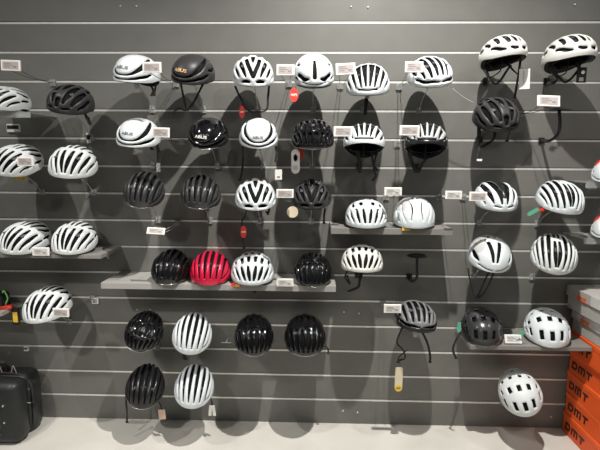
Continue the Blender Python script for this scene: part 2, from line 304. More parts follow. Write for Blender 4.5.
def shell_mesh(ty, zone):
    key = (ty, zone)
    if key in GRIDC: return GRIDC[key]
    T = TY[ty]; sh = T['sh']
    D = []
    for i in range(NS + 1):
        s = (i + .02) / (NS + .02)
        for j in range(NA):
            az = -PI + 2 * PI * j / NA
            el = PI / 2 - s * (PI / 2 + math.radians(rim_dip(az, sh)))
            D.append((math.cos(el) * math.sin(az), -math.cos(el) * math.cos(az), math.sin(el)))
    D = np.array(D); P = surf(D, sh); N = normals(D, sh)
    sd = sdf_of(T['v'], P, sh, T.get('k', 1.3))
    # rounded rib edges near the vents and a small raise between them
    lip = np.clip(1 - np.clip(sd, 0, 1) / .009, 0, 1) ** 2 * .0038
    Pd = P - N * lip[:, None]
    zd = sdf_of(ZONES[zone], P, sh) if zone else np.ones(len(P))
    verts = list(map(tuple, Pd)); nrm = list(N); faces = []; mi = []; cut = {}; bedges = []
    def cutv(a, b):
        k = (a, b) if a < b else (b, a)
        if k not in cut:
            t = sd[a] / (sd[a] - sd[b]); t = min(max(t, .02), .98)
            p = P[a] + (P[b] - P[a]) * t; n = N[a] + (N[b] - N[a]) * t; n = n / np.linalg.norm(n)
            verts.append(tuple(p - n * .0038)); nrm.append(n); cut[k] = len(verts) - 1
        return cut[k]
    def tri(a, b, c):
        ins = [sd[v] > 0 for v in (a, b, c)]; k = sum(ins)
        if k == 0: return
        m = 1 if (zd[a] + zd[b] + zd[c]) < 0 else 0
        if k == 3: faces.append((a, b, c)); mi.append(m); return
        v = [a, b, c]
        while not (ins[0] and ((k == 1) or ins[1])): v = v[1:] + v[:1]; ins = ins[1:] + ins[:1]
        if k == 1:
            p, q = cutv(v[0], v[1]), cutv(v[0], v[2]); faces.append((v[0], p, q)); mi.append(m); bedges.append((p, q))
        else:
            p, q = cutv(v[1], v[2]), cutv(v[0], v[2]); faces.append((v[0], v[1], p, q)); mi.append(m); bedges.append((p, q))
    for i in range(NS):
        for j in range(NA):
            a = i * NA + j; b_ = i * NA + (j + 1) % NA; c = a + NA; d = b_ + NA
            if min(sd[a], sd[b_], sd[c], sd[d]) > 0:
                faces.append((a, c, d, b_)); mi.append(1 if (zd[a] + zd[b_] + zd[c] + zd[d]) < 0 else 0)
            else: tri(a, c, d); tri(a, d, b_)
    faces.append(tuple(range(NA - 1, -1, -1))[::-1]); mi.append(1 if zd[0] < 0 else 0)
    for j in range(NA):
        a = NS * NA + j; b_ = NS * NA + (j + 1) % NA
        if sd[a] > 0 and sd[b_] > 0: bedges.append((a, b_))
    # vent walls and the turned-in rim
    dup = {}
    def wv(i, dpt):
        k = (i, dpt)
        if k not in dup:
            p = np.array(verts[i]) - nrm[i] * dpt; verts.append(tuple(p)); dup[k] = len(verts) - 1
        return dup[k]
    for p, q in bedges:
        faces.append((wv(p, 0), wv(q, 0), wv(q, .0028), wv(p, .0028))); mi.append(0)
        faces.append((wv(p, .00281), wv(q, .00281), wv(q, .014), wv(p, .014))); mi.append(2)
    # liner: outer skin inside the shell, inner cavity, closed rim that peeks out below
    LV, LF = [], []
    na, ns = 72, 30
    for lay, inset in ((0, .013), (1, .030)):
        DD, II = [], []
        for i in range(ns + 1):
            s = (i + .02) / (ns + .02)
            for j in range(na):
                az = -PI + 2 * PI * j / na
                el = PI / 2 - s * (PI / 2 + math.radians(rim_dip(az, sh) + 3.5))
                d = (math.cos(el) * math.sin(az), -math.cos(el) * math.cos(az), math.sin(el))
                ins = inset
                if lay == 0:
                    ins = .013 - .009 * max(0, s - .93) / .07                 # swells to the shell edge at the rim
                    ins += .005 * max(0, math.sin(d[0] * 22)) * (1 - s)       # channels in the foam
                DD.append(d); II.append(ins)
        DD = np.array(DD); LV += list(surf(DD, sh) - normals(DD, sh) * np.array(II)[:, None])
    for lay in (0, 1):
        o_ = lay * (ns + 1) * na
        for i in range(ns):
            for j in range(na):
                f = (o_ + i * na + j, o_ + (i + 1) * na + j, o_ + (i + 1) * na + (j + 1) % na, o_ + i * na + (j + 1) % na)
                LF.append(f if lay == 0 else f[::-1])
        LF.append(tuple(o_ + k for k in range(na)))
    o_ = (ns + 1) * na
    for j in range(na):
        a = ns * na + j; b_ = ns * na + (j + 1) % na; LF.append((a, o_ + a, o_ + b_, b_))
    GRIDC[key] = (verts, faces, mi, LV, LF)
    return GRIDC[key]
LINERM = {}
SHELLM = {}
def helmet_meshes(ty, zone, mats, lm):
    verts, faces, mi, LV, LF = shell_mesh(ty, zone)
    k = (ty, zone, tuple(m.name for m in mats))
    if k not in SHELLM: SHELLM[k] = mesh('helmet_shell', verts, faces, True, [mats[0], mats[-1], M_liner], mi)
    k2 = (ty, lm.name)
    if k2 not in LINERM: LINERM[k2] = mesh('helmet_liner', LV, LF, True, [lm])
    return SHELLM[k], LINERM[k2], np.vstack([np.array(verts), np.array(LV)])

def rotm(ax, a):
    return np.array(Matrix.Rotation(a, 3, ax))
HEL = []; FIT = []; MINZ = {}
def crossing(a, b, n): pass
def helmet(ty, mats, box, label, e=None, yaw=0, roll=0, zone=None, Y=-.20, shelf=None, name='cycling_helmet', group='cycling helmets on the slatwall',
           pads=True, logo=None, straps=(), lock=None, hook='clear', fixed=False, full=None, lm=None):
    """box: x0,y0,x1,y1 extent of the shell; e: how far from above it is seen; shelf: height it rests on"""
    x0, y0, x1, y1 = box; cx, cy = (x0 + x1) / 2, (y0 + y1) / 2
    sm, lmm, VV = helmet_meshes(ty, zone, mats, lm or M_liner)
    r = RM @ np.array([(cx - 300) / F, 1, (225 - cy) / F]); bear = math.atan2(-r[0], r[1]); elev = math.degrees(math.atan2(r[2], math.hypot(r[0], r[1])))
    pitch = 0 if e is None else e + elev
    VS = VV[::7]
    def rot(p): return rotm('Z', bear) @ rotm('Y', math.radians(roll)) @ rotm('X', math.radians(p)) @ rotm('Z', math.radians(yaw))
    def solve(Wp, Yp, sc):
        loc = at(cx, cy, Yp)
        for _ in range(4):
            q = proj(Wp * sc + loc); c = (q.min(0) + q.max(0)) / 2
            loc = loc + (at(cx, cy, Yp) - at(c[0], c[1], Yp))
        q = proj(Wp * sc + loc); return loc, q.max(0) - q.min(0)
    sc = 1.0; Yc = Y; p0 = pitch; off = box[0] < -12 or box[2] > 600
    plo, phi = (pitch - 14, pitch + 14) if shelf is None else (-2, 17)
    for it in range(5):
        R = rot(pitch); W = VS @ R.T
        if shelf is not None:
            lo, hi = -.34, -.155
            for _ in range(12):
                mid = (lo + hi) / 2; loc, sz = solve(W, mid, sc)
                zz = (W * sc)[:, 2].min() + loc[2]
                if (zz < shelf + .004) == (r[2] < 0): hi = mid
                else: lo = mid
            Yc = mid
        loc, sz = solve(W, Yc, sc)
        sc = min(1.16, max(.86, sc * (x1 - x0) / sz[0]))
        if not off and not fixed and it < 4:
            l2, s2 = solve(VS @ rot(pitch + 3).T, Yc, sc); l1, s1 = solve(W, Yc, sc); g = (s2[1] - s1[1]) / 3
            if abs(g) > .05: pitch = min(phi, max(plo, pitch + max(-6, min(6, ((y1 - y0) - s1[1]) / g))))
    W = VV @ R.T; loc, sz = solve(W, Yc, sc)
    if shelf is not None: loc = loc.copy(); loc[2] = shelf + .004 - (W * sc)[:, 2].min()
    FIT.append((label[:40], round(pitch - p0, 1), round(Yc, 2)))
    o = empty(name, loc, label, 'helmet', group)
    Q = Matrix([list(map(float, row)) for row in R]); o.rotation_euler = Q.to_euler(); o.scale = (sc,) * 3
    a = link('shell', sm, None, o); bb = link('liner', lmm, None, o)
    # retention cradle: a band and dial at the back, inside the rim
    key = 'cradle_mesh'
    if key not in GRIDC:
        m = MB(); pts = [(.070 * math.sin(a_), .012 - .088 * math.cos(a_) if False else -.004 + .080 * -math.cos(a_), -.018 - .012 * (1 - math.cos(a_ - PI)) * 0) for a_ in np.linspace(PI * .45, PI * 1.55, 22)]
        m.ribbon([(p[0], p[1], p[2]) for p in pts], .011, .002, wdir=(0, 0, 1)) if False else m.tube(pts, .0035, 6)
        m2 = MB(); m2.cyl((0, .072, -.020), (0, .090, -.022), .012, .011, 18); oo = m2.build('dial', M_hook); GRIDC['dial'] = oo.data; bpy.data.objects.remove(oo)
        oo = m.build('cradle', M_hook); GRIDC[key] = oo.data; bpy.data.objects.remove(oo)
        m = MB()
        for x in (-.045, 0, .045): m.box((x, -.012, .0825 - abs(x) * .25), (.026, .12, .008), Matrix.Rotation(x * 6, 3, 'Y'), .003)
        m.box((0, -.092, .018), (.10, .008, .022), None, .003)
        oo = m.build('padding', M_pad); GRIDC['pad'] = oo.data; bpy.data.objects.remove(oo)
    crd = link('cradle', GRIDC[key], None, o); link('dial', GRIDC['dial'], None, crd)
    if pads: link('padding', GRIDC['pad'], None, o)
    sh = TY[ty]['sh']
    if mats[0] in (M_ribg, M_blackg, M_blackm):  # glint along the front rim: bright tube standing in for light on the liner edge
        rk = 'trim_' + ty
        if rk not in GRIDC:
            pts = []
            for az in np.linspace(-1.25, 1.25, 30):
                el = -math.radians(rim_dip(az, sh) + 1.5); d = np.array([math.cos(el) * math.sin(az), -math.cos(el) * math.cos(az), math.sin(el)])
                pts.append(surf(d, sh)[0] + normals(d, sh)[0] * .0006)
            oo = MB().tube(pts, .0011, 6).build('rim_glint', M_chrome); GRIDC[rk] = oo.data; bpy.data.objects.remove(oo)
        link('rim_glint', GRIDC[rk], None, o)['label'] = 'glint of light on the rim edge, modelled as a thin tube'
    if logo:
        txt, x, t, size, lm_ = logo[:5]
        me = text_mesh(txt, size * 1.1, .0006, bold=size * .02, sx=1.25); me.materials.append(lm_)
        d = direc(x, t); c = surf(d, sh)[0]; N = normals(d, sh)[0]
        up = np.array([0, 0, 1.0]) - N * N[2]; up /= np.linalg.norm(up); rt = np.cross(up, -N) if False else np.cross(-N, up) * 1
        # wrap the letters on the shell: each vertex follows the dome
        for v in me.vertices:
            u, w_, dep = v.co.x, v.co.z, v.co.y
            q = c + rt * u + up * w_
            dd = (q / np.array([sh.get('W', .104), sh.get('L1', .132), sh.get('H', .118)])); dd = dd / np.linalg.norm(dd)
            n2 = normals(dd, sh)[0]; pp = surf(dd, sh)[0] + n2 * (.0020 - dep); v.co = Vector([float(z) for z in pp])
        lo_ = link('logo', me, None, a)
    for s_ in straps:
        w = .012; pts = s_['px']; dy = s_.get('dy', .0); n = len(pts)
        P3 = []
        for k, q in enumerate(pts):
            extra = q[2] if len(q) > 2 else 0
            P3.append(at(q[0], q[1], loc[1] + dy + extra))
        P3 = spline(P3, 6)
        m = MB(); m.ribbon(P3, s_.get('w', .011), .0016, twist=s_.get('tw', .5))
        if s_.get('end', True): m.box(P3[-1], (.016, .006, .010), None, .002)
        so = m.build('strap', M_strap)
        inv = (Matrix.Translation(Vector([float(v) for v in loc])) @ Q.to_4x4() @ Matrix.Diagonal((sc, sc, sc, 1))).inverted()
        so.data.transform(inv); so.parent = o
    # bracket on the rail that carries it
    if shelf is None and hook:
        holder(o, loc, R, sc, hook, sh, VV)
    MINZ[('upper ' if 'upper one' in label else 'lower ' if 'lower one' in label else '') + 'helmet cut by the ' + ('left' if box[0] < 0 else 'right') + ' edge'] = (W * sc)[:, 2].min() + loc[2] if not (box[0] < 0 and box[1] > 90) else MINZ.get('helmet cut by the left edge', 0)
    HEL.append((o, proj(W * sc + loc).min(0), proj(W * sc + loc).max(0), box))
    return o
def holder(o, loc, R, sc, hook, sh, VV):
    W = (VV * sc) @ R.T + loc
    rear = W[(VV[:, 1] > .05) & (np.abs(VV[:, 0]) < .03)][:, 2].min()
    top = loc + R @ (np.array([0, .0, sh.get('H', .112) * HS - .034]) * sc)
    up = R @ np.array([0, 0, 1.0]); low = min(rear, (loc - up * .02)[2]) - .012
    k = int(math.ceil(15 - low / .15 - 1e-6)); zk = RZ(k)
    h = empty('helmet_holder', (loc[0], 0, zk), None, 'holder', 'brackets carrying the helmets')
    HLD.append((h, o))
    mm = M_clear if hook == 'clear' else M_hook
    ref = h.location
    MB().box((loc[0], -.003, zk + .004), (.030, .014, .036), None, .002).build('clip', mm, h, shift=ref)
    front = np.array([loc[0], loc[1], low])
    pts = spline([(loc[0], -.006, zk), (loc[0], loc[1] * .35, (zk + low) / 2), front - (0, -.02, 0), front + (top - front) * .4, top - up * .003], 5)
    MB().tube(pts, .0030, 8).build('arm', mm, h, shift=ref)
    m = MB(); m.cyl(top - up * .004, top, .026, .022, 24); m.build('plate', mm, h, shift=ref)
    if hook == 'clear': MB().box(front + (0, -.012, .0), (.024, .004, .030), None, .001).build('tab', mm, h, shift=ref)
HLD = []

W_, B_ = M_white, M_blackm
# shelves first: name, wall-side end pixels and board height
def shelf(x0, x1, z, depth, th, m, label, brackets=()):
    o = empty('display_shelf', ((x0 + x1) / 2, 0, z - th), label, 'shelf', 'shelves on the slatwall'); ref = o.location
    b = MB(); b.box(((x0 + x1) / 2, -depth / 2 - .0008, z - th / 2), (x1 - x0, depth, th), None, .0015); b.build('board', m, o, shift=ref)
    for x in brackets:
        b = MB(); b.prism([(0, 0), (-.10, 0), (0, -.055)], -.0015, .0015, Matrix.Translation((x, -.0, z - th)) @ Matrix(((0, 1, 0, 0), (1, 0, 0, 0), (0, 0, 1, 0), (0, 0, 0, 1)))).build('bracket', M_bolt, o, shift=ref)
    return o
xs = lambda px, py, Y: float(at(px, py, Y)[0])
SD, SE, SM, SF = 1.052, .902, 1.202, .602
shelf(-2.1, xs(101, 258, -.25), SD, .25, .020, M_shelf, 'grey shelf board at the left edge carrying two white helmets', (xs(114, 256, 0) - .03, -1.8))
shelf(xs(101, 288, -.235), xs(336, 286, -.235), SE, .235, .032, M_shelfw, 'long pale grey shelf board carrying the red helmet and its three neighbours')
shelf(xs(331, 229, -.23), xs(453, 229, -.23), SM, .23, .032, M_shelf, 'short grey shelf board in the middle carrying two white helmets side by side')
shelf(xs(470, 350, -.25), xs(592, 351, -.25), SF, .25, .022, M_shelf, 'grey shelf board low on the right beside the orange boxes')

S = lambda *p, **k: dict(px=p, **k)
# ---- top row
helmet('giro', [M_whitem], (-18, 84, 31, 114), 'white vented helmet cut by the left edge of the photo, top of its column', e=10, yaw=-48, hook=None)
helmet('wing', [M_dgrey], (46, 84, 95, 115), 'dark grey matt helmet at the upper left, with its rear dial hanging below', e=16, yaw=-30, roll=2,
       straps=[S((84, 112), (87, 118), (90, 124), (88, 118), w=.016)])
helmet('aero', [M_white], (113, 56, 161, 85), 'white closed aero helmet with small dark lettering, top row first from left', e=14, yaw=-32, logo=('ABUS', -.05, 30, .020, M_mgrey),
       straps=[S((150, 84), (153, 90), (152, 95)), S((156, 84), (155, 90), (154, 95))])
helmet('aero', [M_dgrey], (171, 54, 215, 85), 'dark grey closed aero helmet with gold lettering, top row', e=15, yaw=-26, logo=('ABUS', -.10, 28, .022, M_gold),
       straps=[S((181, 84), (183, 95), (186, 110), (179, 108), (173, 113)), S((203, 84), (195, 100), (187, 111), end=False)])
helmet('vee', [M_white], (232, 55, 274, 87), 'white helmet with V of vents, top row, small red tag on its strap', e=18, yaw=0,
       straps=[S((235, 86), (239, 95), (243, 103), (242, 108)), S((269, 86), (268, 98), (266, 110), (252, 112), (243, 105))])
helmet('slot', [M_white], (293, 53, 334, 87), 'smooth white helmet with one upright central slot in the top row', e=16, yaw=3, straps=[S((297, 84), (300, 86), (310, 88), (325, 87), (331, 84), w=.006, end=False)])
helmet('ribs', [M_white], (346, 63, 390, 96), 'white helmet with bold raised ribs in the top row above a long shadow', e=16, yaw=0, roll=-1, straps=[S((367, 94), (366, 104), (365, 114), w=.018)])
helmet('brow', [M_white], (407, 56, 453, 88), 'white ribbed helmet in the top row, right of centre, turned to the right', e=16, yaw=24)
helmet('urban', [M_cream], (478, 32, 528, 74), 'warm white helmet with teardrop vents seen from below, white tag on strap', e=1, yaw=38, roll=-3, hook='black', lm=M_hook,
       straps=[S((485, 66, .03), (489, 80), (486, 92), (480, 103)), S((484, 70), (496, 84), (510, 66)), S((521, 58), (519, 70), (516, 90), (514, 100)), S((506, 62, .04), (515, 72), (521, 76), w=.008)])
helmet('urban', [M_cream], (541, 32, 598, 76), 'warm white helmet with teardrop vents in the top right corner, black card hanging below', e=1, yaw=38, roll=-3, hook='black', lm=M_hook,
       straps=[S((551, 66), (556, 80), (548, 84), w=.02), S((556, 74), (566, 82), (578, 70), (580, 60)), S((575, 64), (580, 70), (582, 76), w=.008)])
# ---- second row
helmet('aero', [M_white, M_lgrey], (116, 118, 161, 148), 'white closed aero helmet with a grey patch on top, second row', e=20, yaw=-24, zone='top', logo=('ABUS', -.05, 30, .018, M_mgrey),
       straps=[S((149, 145), (152, 149)), S((157, 144), (160, 155), (159, 170)), S((157, 146), (158, 160), (158, 170))])
helmet('aero', [M_blackg], (188, 117, 229, 149), 'glossy black closed aero helmet with pale lettering, second row', e=22, yaw=-18, logo=('ABUS', -.02, 26, .020, M_tagw))
helmet('aero', [M_white], (239, 118, 278, 149), 'white closed aero helmet facing straight out, second row, long thin straps', e=20, yaw=-2, logo=('ABUS', 0, 26, .017, M_mgrey),
       straps=[S((243, 146), (243, 158), (242, 172), (240, 180)), S((276, 146), (277, 153), (276, 161), w=.016)])
helmet('fine', [M_blackg], (291, 118, 334, 149), 'glossy black helmet with many small vents, second row beside a white oval tag', e=20, yaw=2)
helmet('ribs', [M_white], (343, 122, 385, 158), 'white ribbed helmet in the second row, seen slightly from below, loose straps', e=-10, fixed=True, hook='black', yaw=0,
       straps=[S((357, 150), (359, 160), (360, 172), w=.02), S((372, 152), (373, 163), (377, 170)), S((378, 150), (375, 160), (374, 170), (376, 176), (373, 180))])
helmet('ribs', [M_silver, M_blackm], (404, 122, 448, 159), 'black helmet with silver grey ribs in the second row', e=-10, fixed=True, hook='black', yaw=2, zone='low',
       straps=[S((409, 152), (412, 162), (416, 172), w=.02), S((436, 152), (425, 160), (418, 172), w=.016)])
helmet('wing', [M_dgrey, M_blackm], (472, 97, 520, 132), 'black helmet hanging low under the warm white one, long black strap with a pale end', e=14, yaw=24, roll=4, zone='low', hook='black',
       straps=[S((479, 125), (479, 140), (478, 150), (479, 160), w=.018), S((495, 124), (494, 138), (487, 144), (481, 147), w=.014), S((511, 124), (509, 134), (507, 141), w=.004)])
# ---- third row
helmet('giro', [M_whitem], (-10, 144, 44, 177), 'white vented helmet at the left edge with a yellow disc beneath it', e=16, yaw=-44, hook='clear')
helmet('giro', [M_whitem], (48, 145, 98, 179), 'white vented helmet second from the left edge in the third row', e=20, yaw=-20)
helmet('stripe', [M_ribg], (123, 171, 165, 208), 'black striped helmet, left one of the pair in the third row', e=24, yaw=-16, roll=2)
helmet('stripe', [M_ribg], (180, 174, 221, 209), 'black striped helmet, right one of the pair in the third row', e=24, yaw=-8, roll=3)
helmet('vee', [M_white, M_lgrey], (235, 178, 276, 211), 'white helmet with V vents and grey crown, third row, red tag below', e=24, yaw=0, zone='crown',
       straps=[S((247, 208), (245, 216), (242, 222), (243, 240), (244, 248), w=.007), S((270, 206), (268, 214), (267, 212))])
helmet('vee', [M_dgrey, M_blackg], (292, 178, 331, 210), 'black helmet with a V of grey edged vents, beside a beige disc', e=22, yaw=0, zone='crown',
       straps=[S((325, 208), (324, 216), (324, 223))])
helmet('split', [M_white, M_blackm], (473, 180, 518, 212), 'white helmet with black centre ribs, right of the paired price tags', e=16, yaw=22, roll=4, zone='centre')
helmet('loop', [M_white], (535, 180, 585, 215), 'white helmet with slanting black vents and a mint green tag, fourth row right', e=18, yaw=26, roll=10)
# ---- helmets cut by the right edge
helmet('smo' if False else 'duct', [M_white, M_tagred], (593, 154, 634, 184), 'white and red helmet cut by the right edge of the photo, upper one', e=12, yaw=-20, zone='side', hook=None)
helmet('duct', [M_white, M_tagred], (591, 211, 634, 241), 'white and red helmet cut by the right edge of the photo, lower one', e=12, yaw=-20, zone='side', hook=None)
# ---- on shelves
helmet('giro', [M_whitem], (-2, 220, 52, 256), 'white vented helmet standing at the left end of the left shelf', yaw=-42, shelf=SD)
helmet('giro', [M_whitem], (51, 221, 98, 255), 'white vented helmet standing near the right end of the left shelf', yaw=-24, shelf=SD)
helmet('duo', [M_white], (345, 198, 387, 229), 'white helmet with slim vents on the short middle shelf', yaw=4, shelf=SM)
helmet('seam', [M_white, M_lgrey], (393, 196, 435, 229), 'nearly closed white helmet with grey gloss patch on the short middle shelf', yaw=8, zone='side', shelf=SM)
helmet('stripe', [M_blackg], (151, 248, 191, 285), 'glossy black striped helmet at the left end of the long pale shelf', yaw=-16, shelf=SE)
helmet('stripe', [M_red], (190, 249, 231, 285), 'bright red striped helmet on the long pale shelf', yaw=-8, shelf=SE)
helmet('hive', [M_white, M_lgrey], (231, 251, 274, 286), 'white helmet with grey crown on the long pale shelf', yaw=-2, shelf=SE, zone='crown', straps=[S((246, 286, -.02), (250, 290, -.06), (255, 292, -.06), w=.004)])
helmet('half', [M_blackg], (293, 250, 332, 285), 'glossy black helmet at the right end of the long pale shelf', yaw=0, shelf=SE)
helmet('hive', [M_cream, M_cream], (341, 244, 383, 273), 'warm white helmet under the short middle shelf, black straps below', e=16, yaw=2, hook='black',
       straps=[S((348, 270), (345, 277), (350, 284), (347, 276), w=.008), S((362, 272), (360, 280), (358, 287), (349, 291), w=.014)])
helmet('duct', [M_white, M_lgrey], (467, 235, 512, 273), 'smooth white and grey helmet with two front vents and thin straps hanging', e=22, yaw=14, roll=6, zone='side',
       straps=[S((468, 268), (470, 280), (475, 297), (482, 295), (488, 286), (494, 272), w=.008, end=False), S((490, 270), (485, 280), (478, 296), w=.008)])
helmet('loop', [M_whitem], (530, 233, 578, 275), 'white helmet with long curved vents above the grey box, right side', e=28, yaw=10, roll=6)
helmet('brow', [M_mgrey, M_blackm], (394, 300, 437, 333), 'grey and black helmet with straps and a long cream tag hanging below', e=20, yaw=14, roll=4, zone='low',
       straps=[S((402, 328), (397, 342), (403, 350), (405, 358), (400, 360), w=.008), S((407, 350), (399, 357), (398, 362), w=.006), S((421, 330), (427, 342), (430, 355), (430, 362), w=.012)])
helmet('rect', [M_ribg, M_blackm], (461, 305, 503, 345), 'matt black helmet standing on the low right shelf, straps over the edge', yaw=10, shelf=SF, e=None, zone='low',
       straps=[S((463, 330, -.02), (456, 340, -.06), (453, 350, -.07), (456, 358, -.07), w=.012)])
helmet('rect', [M_white], (523, 307, 571, 348), 'white helmet with rectangular vents standing on the low right shelf', yaw=14, shelf=SF)
helmet('rect', [M_whitem], (498, 368, 543, 417), 'white helmet with rectangular vents hanging lowest on the right, above the floor', e=38, yaw=14, roll=-14)
# ---- lower rows
helmet('giro', [M_whitem], (22, 285, 73, 324), 'white vented helmet hanging below the left shelf', e=28, yaw=-30, roll=-6)
helmet('fine', [M_blackg], (124, 310, 164, 352), 'glossy black helmet with tiny vents, first of the row under the long shelf', e=32, yaw=-16, roll=8)
helmet('stripe', [M_white], (172, 312, 212, 355), 'white striped helmet directly above another white striped helmet', e=34, yaw=-8, roll=6, straps=[S((185, 353), (184, 357), (186, 359), w=.018)])
helmet('half', [M_blackg], (234, 313, 274, 356), 'black helmet hanging under the white helmet of the long shelf', e=34, yaw=0)
helmet('half', [M_blackg], (284, 313, 326, 356), 'glossy black helmet hanging under the right end of the long shelf, strap curling right', e=34, yaw=2, straps=[S((322, 342), (325, 346), (328, 349), (328, 353), w=.009)])
helmet('stripe', [M_blackm], (125, 363, 165, 409), 'black striped helmet in the lowest row with a strap reaching to the floor', e=38, yaw=-10, roll=4,
       straps=[S((126, 388), (126, 400), (127, 412), (127, 422), w=.010), S((156, 398), (160, 404), (162, 410), w=.008, end=False)])
helmet('stripe', [M_white], (174, 363, 214, 409), 'white striped helmet in the lowest row, nearest the floor', e=38, yaw=-8, roll=4, straps=[S((210, 396), (212, 403), (211, 408), w=.008, end=False)])
for h, o in HLD: h['label'] = ('clear' if h.children[0].data.materials[0] == M_clear else 'black') + ' bracket under the ' + ' '.join(o['label'].replace(',', '').split()[:11])
#FITDBG

# ------------------------------------------------------------------ empty hooks
def empty_hook(pl, stem, w, label):
    c = at(pl[0], pl[1], stem[0][2]); base = at(stem[-1][0], stem[-1][1], 0)
    o = empty('helmet_hook', base, label, 'hook', 'empty helmet hooks'); ref = o.location
    P = spline([at(x, y, Y) for x, y, Y in stem], 6)
    MB().tube(P, .0075, 10).build('arm', M_hook, o, shift=ref)
    b = MB(); b.cyl(np.array(P[0]) - (0, 0, .001), np.array(P[0]) + (0, 0, .006), w, w * .8, 28); b.build('plate', M_hook, o, shift=ref)
    MB().box((base[0], -.005, base[2]), (.03, .010, .03), None, .002).build('clip', M_hook, o, shift=ref)
empty_hook((560, 109), [(559, 110, -.25), (560, 122, -.25), (558, 134, -.22), (549, 141, -.12), (541, 140.5, -.004)], .055, 'black empty hook at the upper right, arm curving down to the wall')
empty_hook((418, 255), [(417, 256, -.16), (417, 266, -.16), (417, 276, -.155), (414, 281, -.12), (410, 280, -.05), (409, 276, -.004)], .052, 'black empty hook with a round plate beneath the short middle shelf')

# ------------------------------------------------------------------ price tags
def price_tag(cx, cy, w, h, Y, clip, label, tilt=0, rx=0, flat=False, yawt=0, wire=M_wire, disp=None, onboard=False):
    c = at(cx, cy, Y); sc = (Y + DIST) / F * 1.02; W2, H2 = w * sc, h * sc
    o = empty('price_tag', c, label, 'price tag', 'electronic price tags'); ref = o.location
    R = Matrix.Rotation(math.radians(tilt), 3, 'Y') @ Matrix.Rotation(math.radians(yawt), 3, 'Z') @ Matrix.Rotation(math.radians(rx), 3, 'X')
    def T(p): return c + np.array(R @ Vector(p))
    fr = MB().box(c, (W2, .008, H2), R, .002).build('frame', M_tagw, o, shift=ref)
    ds = MB().box(T((0, -.0044, 0)), (W2 * .80, .0012, H2 * .68), R).build('display', disp or M_disp, fr, shift=ref)
    b = MB()
    for i, (u, v, l) in enumerate(((-.16, .18, .34), (-.10, .02, .46), (-.18, -.15, .26), (.22, -.12, .16))): b.box(T((u * W2, -.0052, v * H2)), (l * W2, .0006, H2 * (.07 if i < 3 else .16)), R)
    b.build('print', M_ink, o, shift=ref)
    if clip:
        k = at(clip[0], clip[1], -.004)
        MB().box((k[0], -.005, k[2]), (.032, .010, .034), None, .002).build('clip', M_clear, o, shift=ref)
        for dx in (-.3, .3):
            mid = (T((dx * W2, .004, -.3 * H2)) + np.array([k[0], -.01, k[2]])) / 2 + np.array([0, 0, -.01])
            MB().tube(spline([T((dx * W2, .004, -H2 * .3)), mid, (k[0] + dx * .02, -.008, k[2])], 5), .0013, 6).build('wire', wire, o, shift=ref)
    elif onboard:
        MB().box(T((0, .012, -H2 * .42)), (W2 * .7, .024, .005), None, .001).build('foot', M_clear, o, shift=ref)
    return o
price_tag(11, 65.5, 19, 10, -.30, (53, 83), 'white framed price tag at the upper left corner on long wires', tilt=2)
price_tag(152, 67.5, 18, 10, -.37, (176, 84), 'price tag overlapping the right side of the white aero helmet in the top row')
price_tag(161, 132.5, 17, 9.5, -.37, (182, 142), 'price tag overlapping the white aero helmet with the grey patch', tilt=2)
price_tag(25.5, 161.5, 16, 9, -.41, None if False else (38, 166), 'price tag across the white helmet above the yellow disc')
price_tag(285.5, 70, 17, 10, -.33, (289, 84), 'price tag left of the smooth white helmet with the central slot')
price_tag(345.5, 69, 18.5, 10.5, -.34, (340, 86), 'price tag left of the white ribbed helmet in the top row', tilt=-3)
price_tag(414, 67, 17, 10, -.34, (399, 87), 'price tag in front of the white helmet turned right in the top row')
price_tag(548.5, 101, 21, 10.5, -.30, (521, 114), 'price tag just above the empty hook at the upper right', tilt=2, rx=-12)
price_tag(343, 131.5, 18, 9.5, -.35, (339, 143), 'price tag left of the second row white ribbed helmet', tilt=0)
price_tag(409.5, 130.5, 19, 9.5, -.35, (397, 144), 'price tag left of the helmet with silver grey ribs')
price_tag(285, 193.5, 17, 8.5, -.33, (288, 199), 'price tag between the two third row helmets with V vents')
price_tag(393, 191.5, 17, 8, -.28, (386, 197), 'price tag above the short middle shelf', disp=M_dispg)
price_tag(453.5, 195, 16, 8, -.30, (439, 197), 'left one of two price tags side by side near the white and black helmet', disp=M_dispg)
price_tag(478, 196.5, 17, 9, -.33, (463, 197), 'price tag touching the white helmet with black centre ribs')
price_tag(156, 231, 18, 7, -.30, (178, 223), 'price tag seen from below, hanging under the left black striped pair', tilt=3, rx=-25, wire=M_wirel)
price_tag(41, 251.5, 17.5, 8.5, -.258, None, 'price tag standing on the left shelf edge', rx=0, onboard=True, disp=M_dispg)
price_tag(285, 282.5, 17, 8, -.245, None, 'price tag standing on the long pale shelf before the glossy black helmet', onboard=True, disp=M_boxw)
price_tag(61, 312.5, 17, 9, -.36, (93, 298), 'price tag overlapping the white helmet that hangs below the left shelf', tilt=2)
price_tag(392.5, 308.5, 17.5, 9, -.33, (383, 303), 'price tag left of the grey and black helmet', disp=M_dispg)
price_tag(513, 339, 17, 9, -.22, None, 'price tag standing on the low right shelf between two helmets', onboard=True, rx=-25, disp=M_dispg)
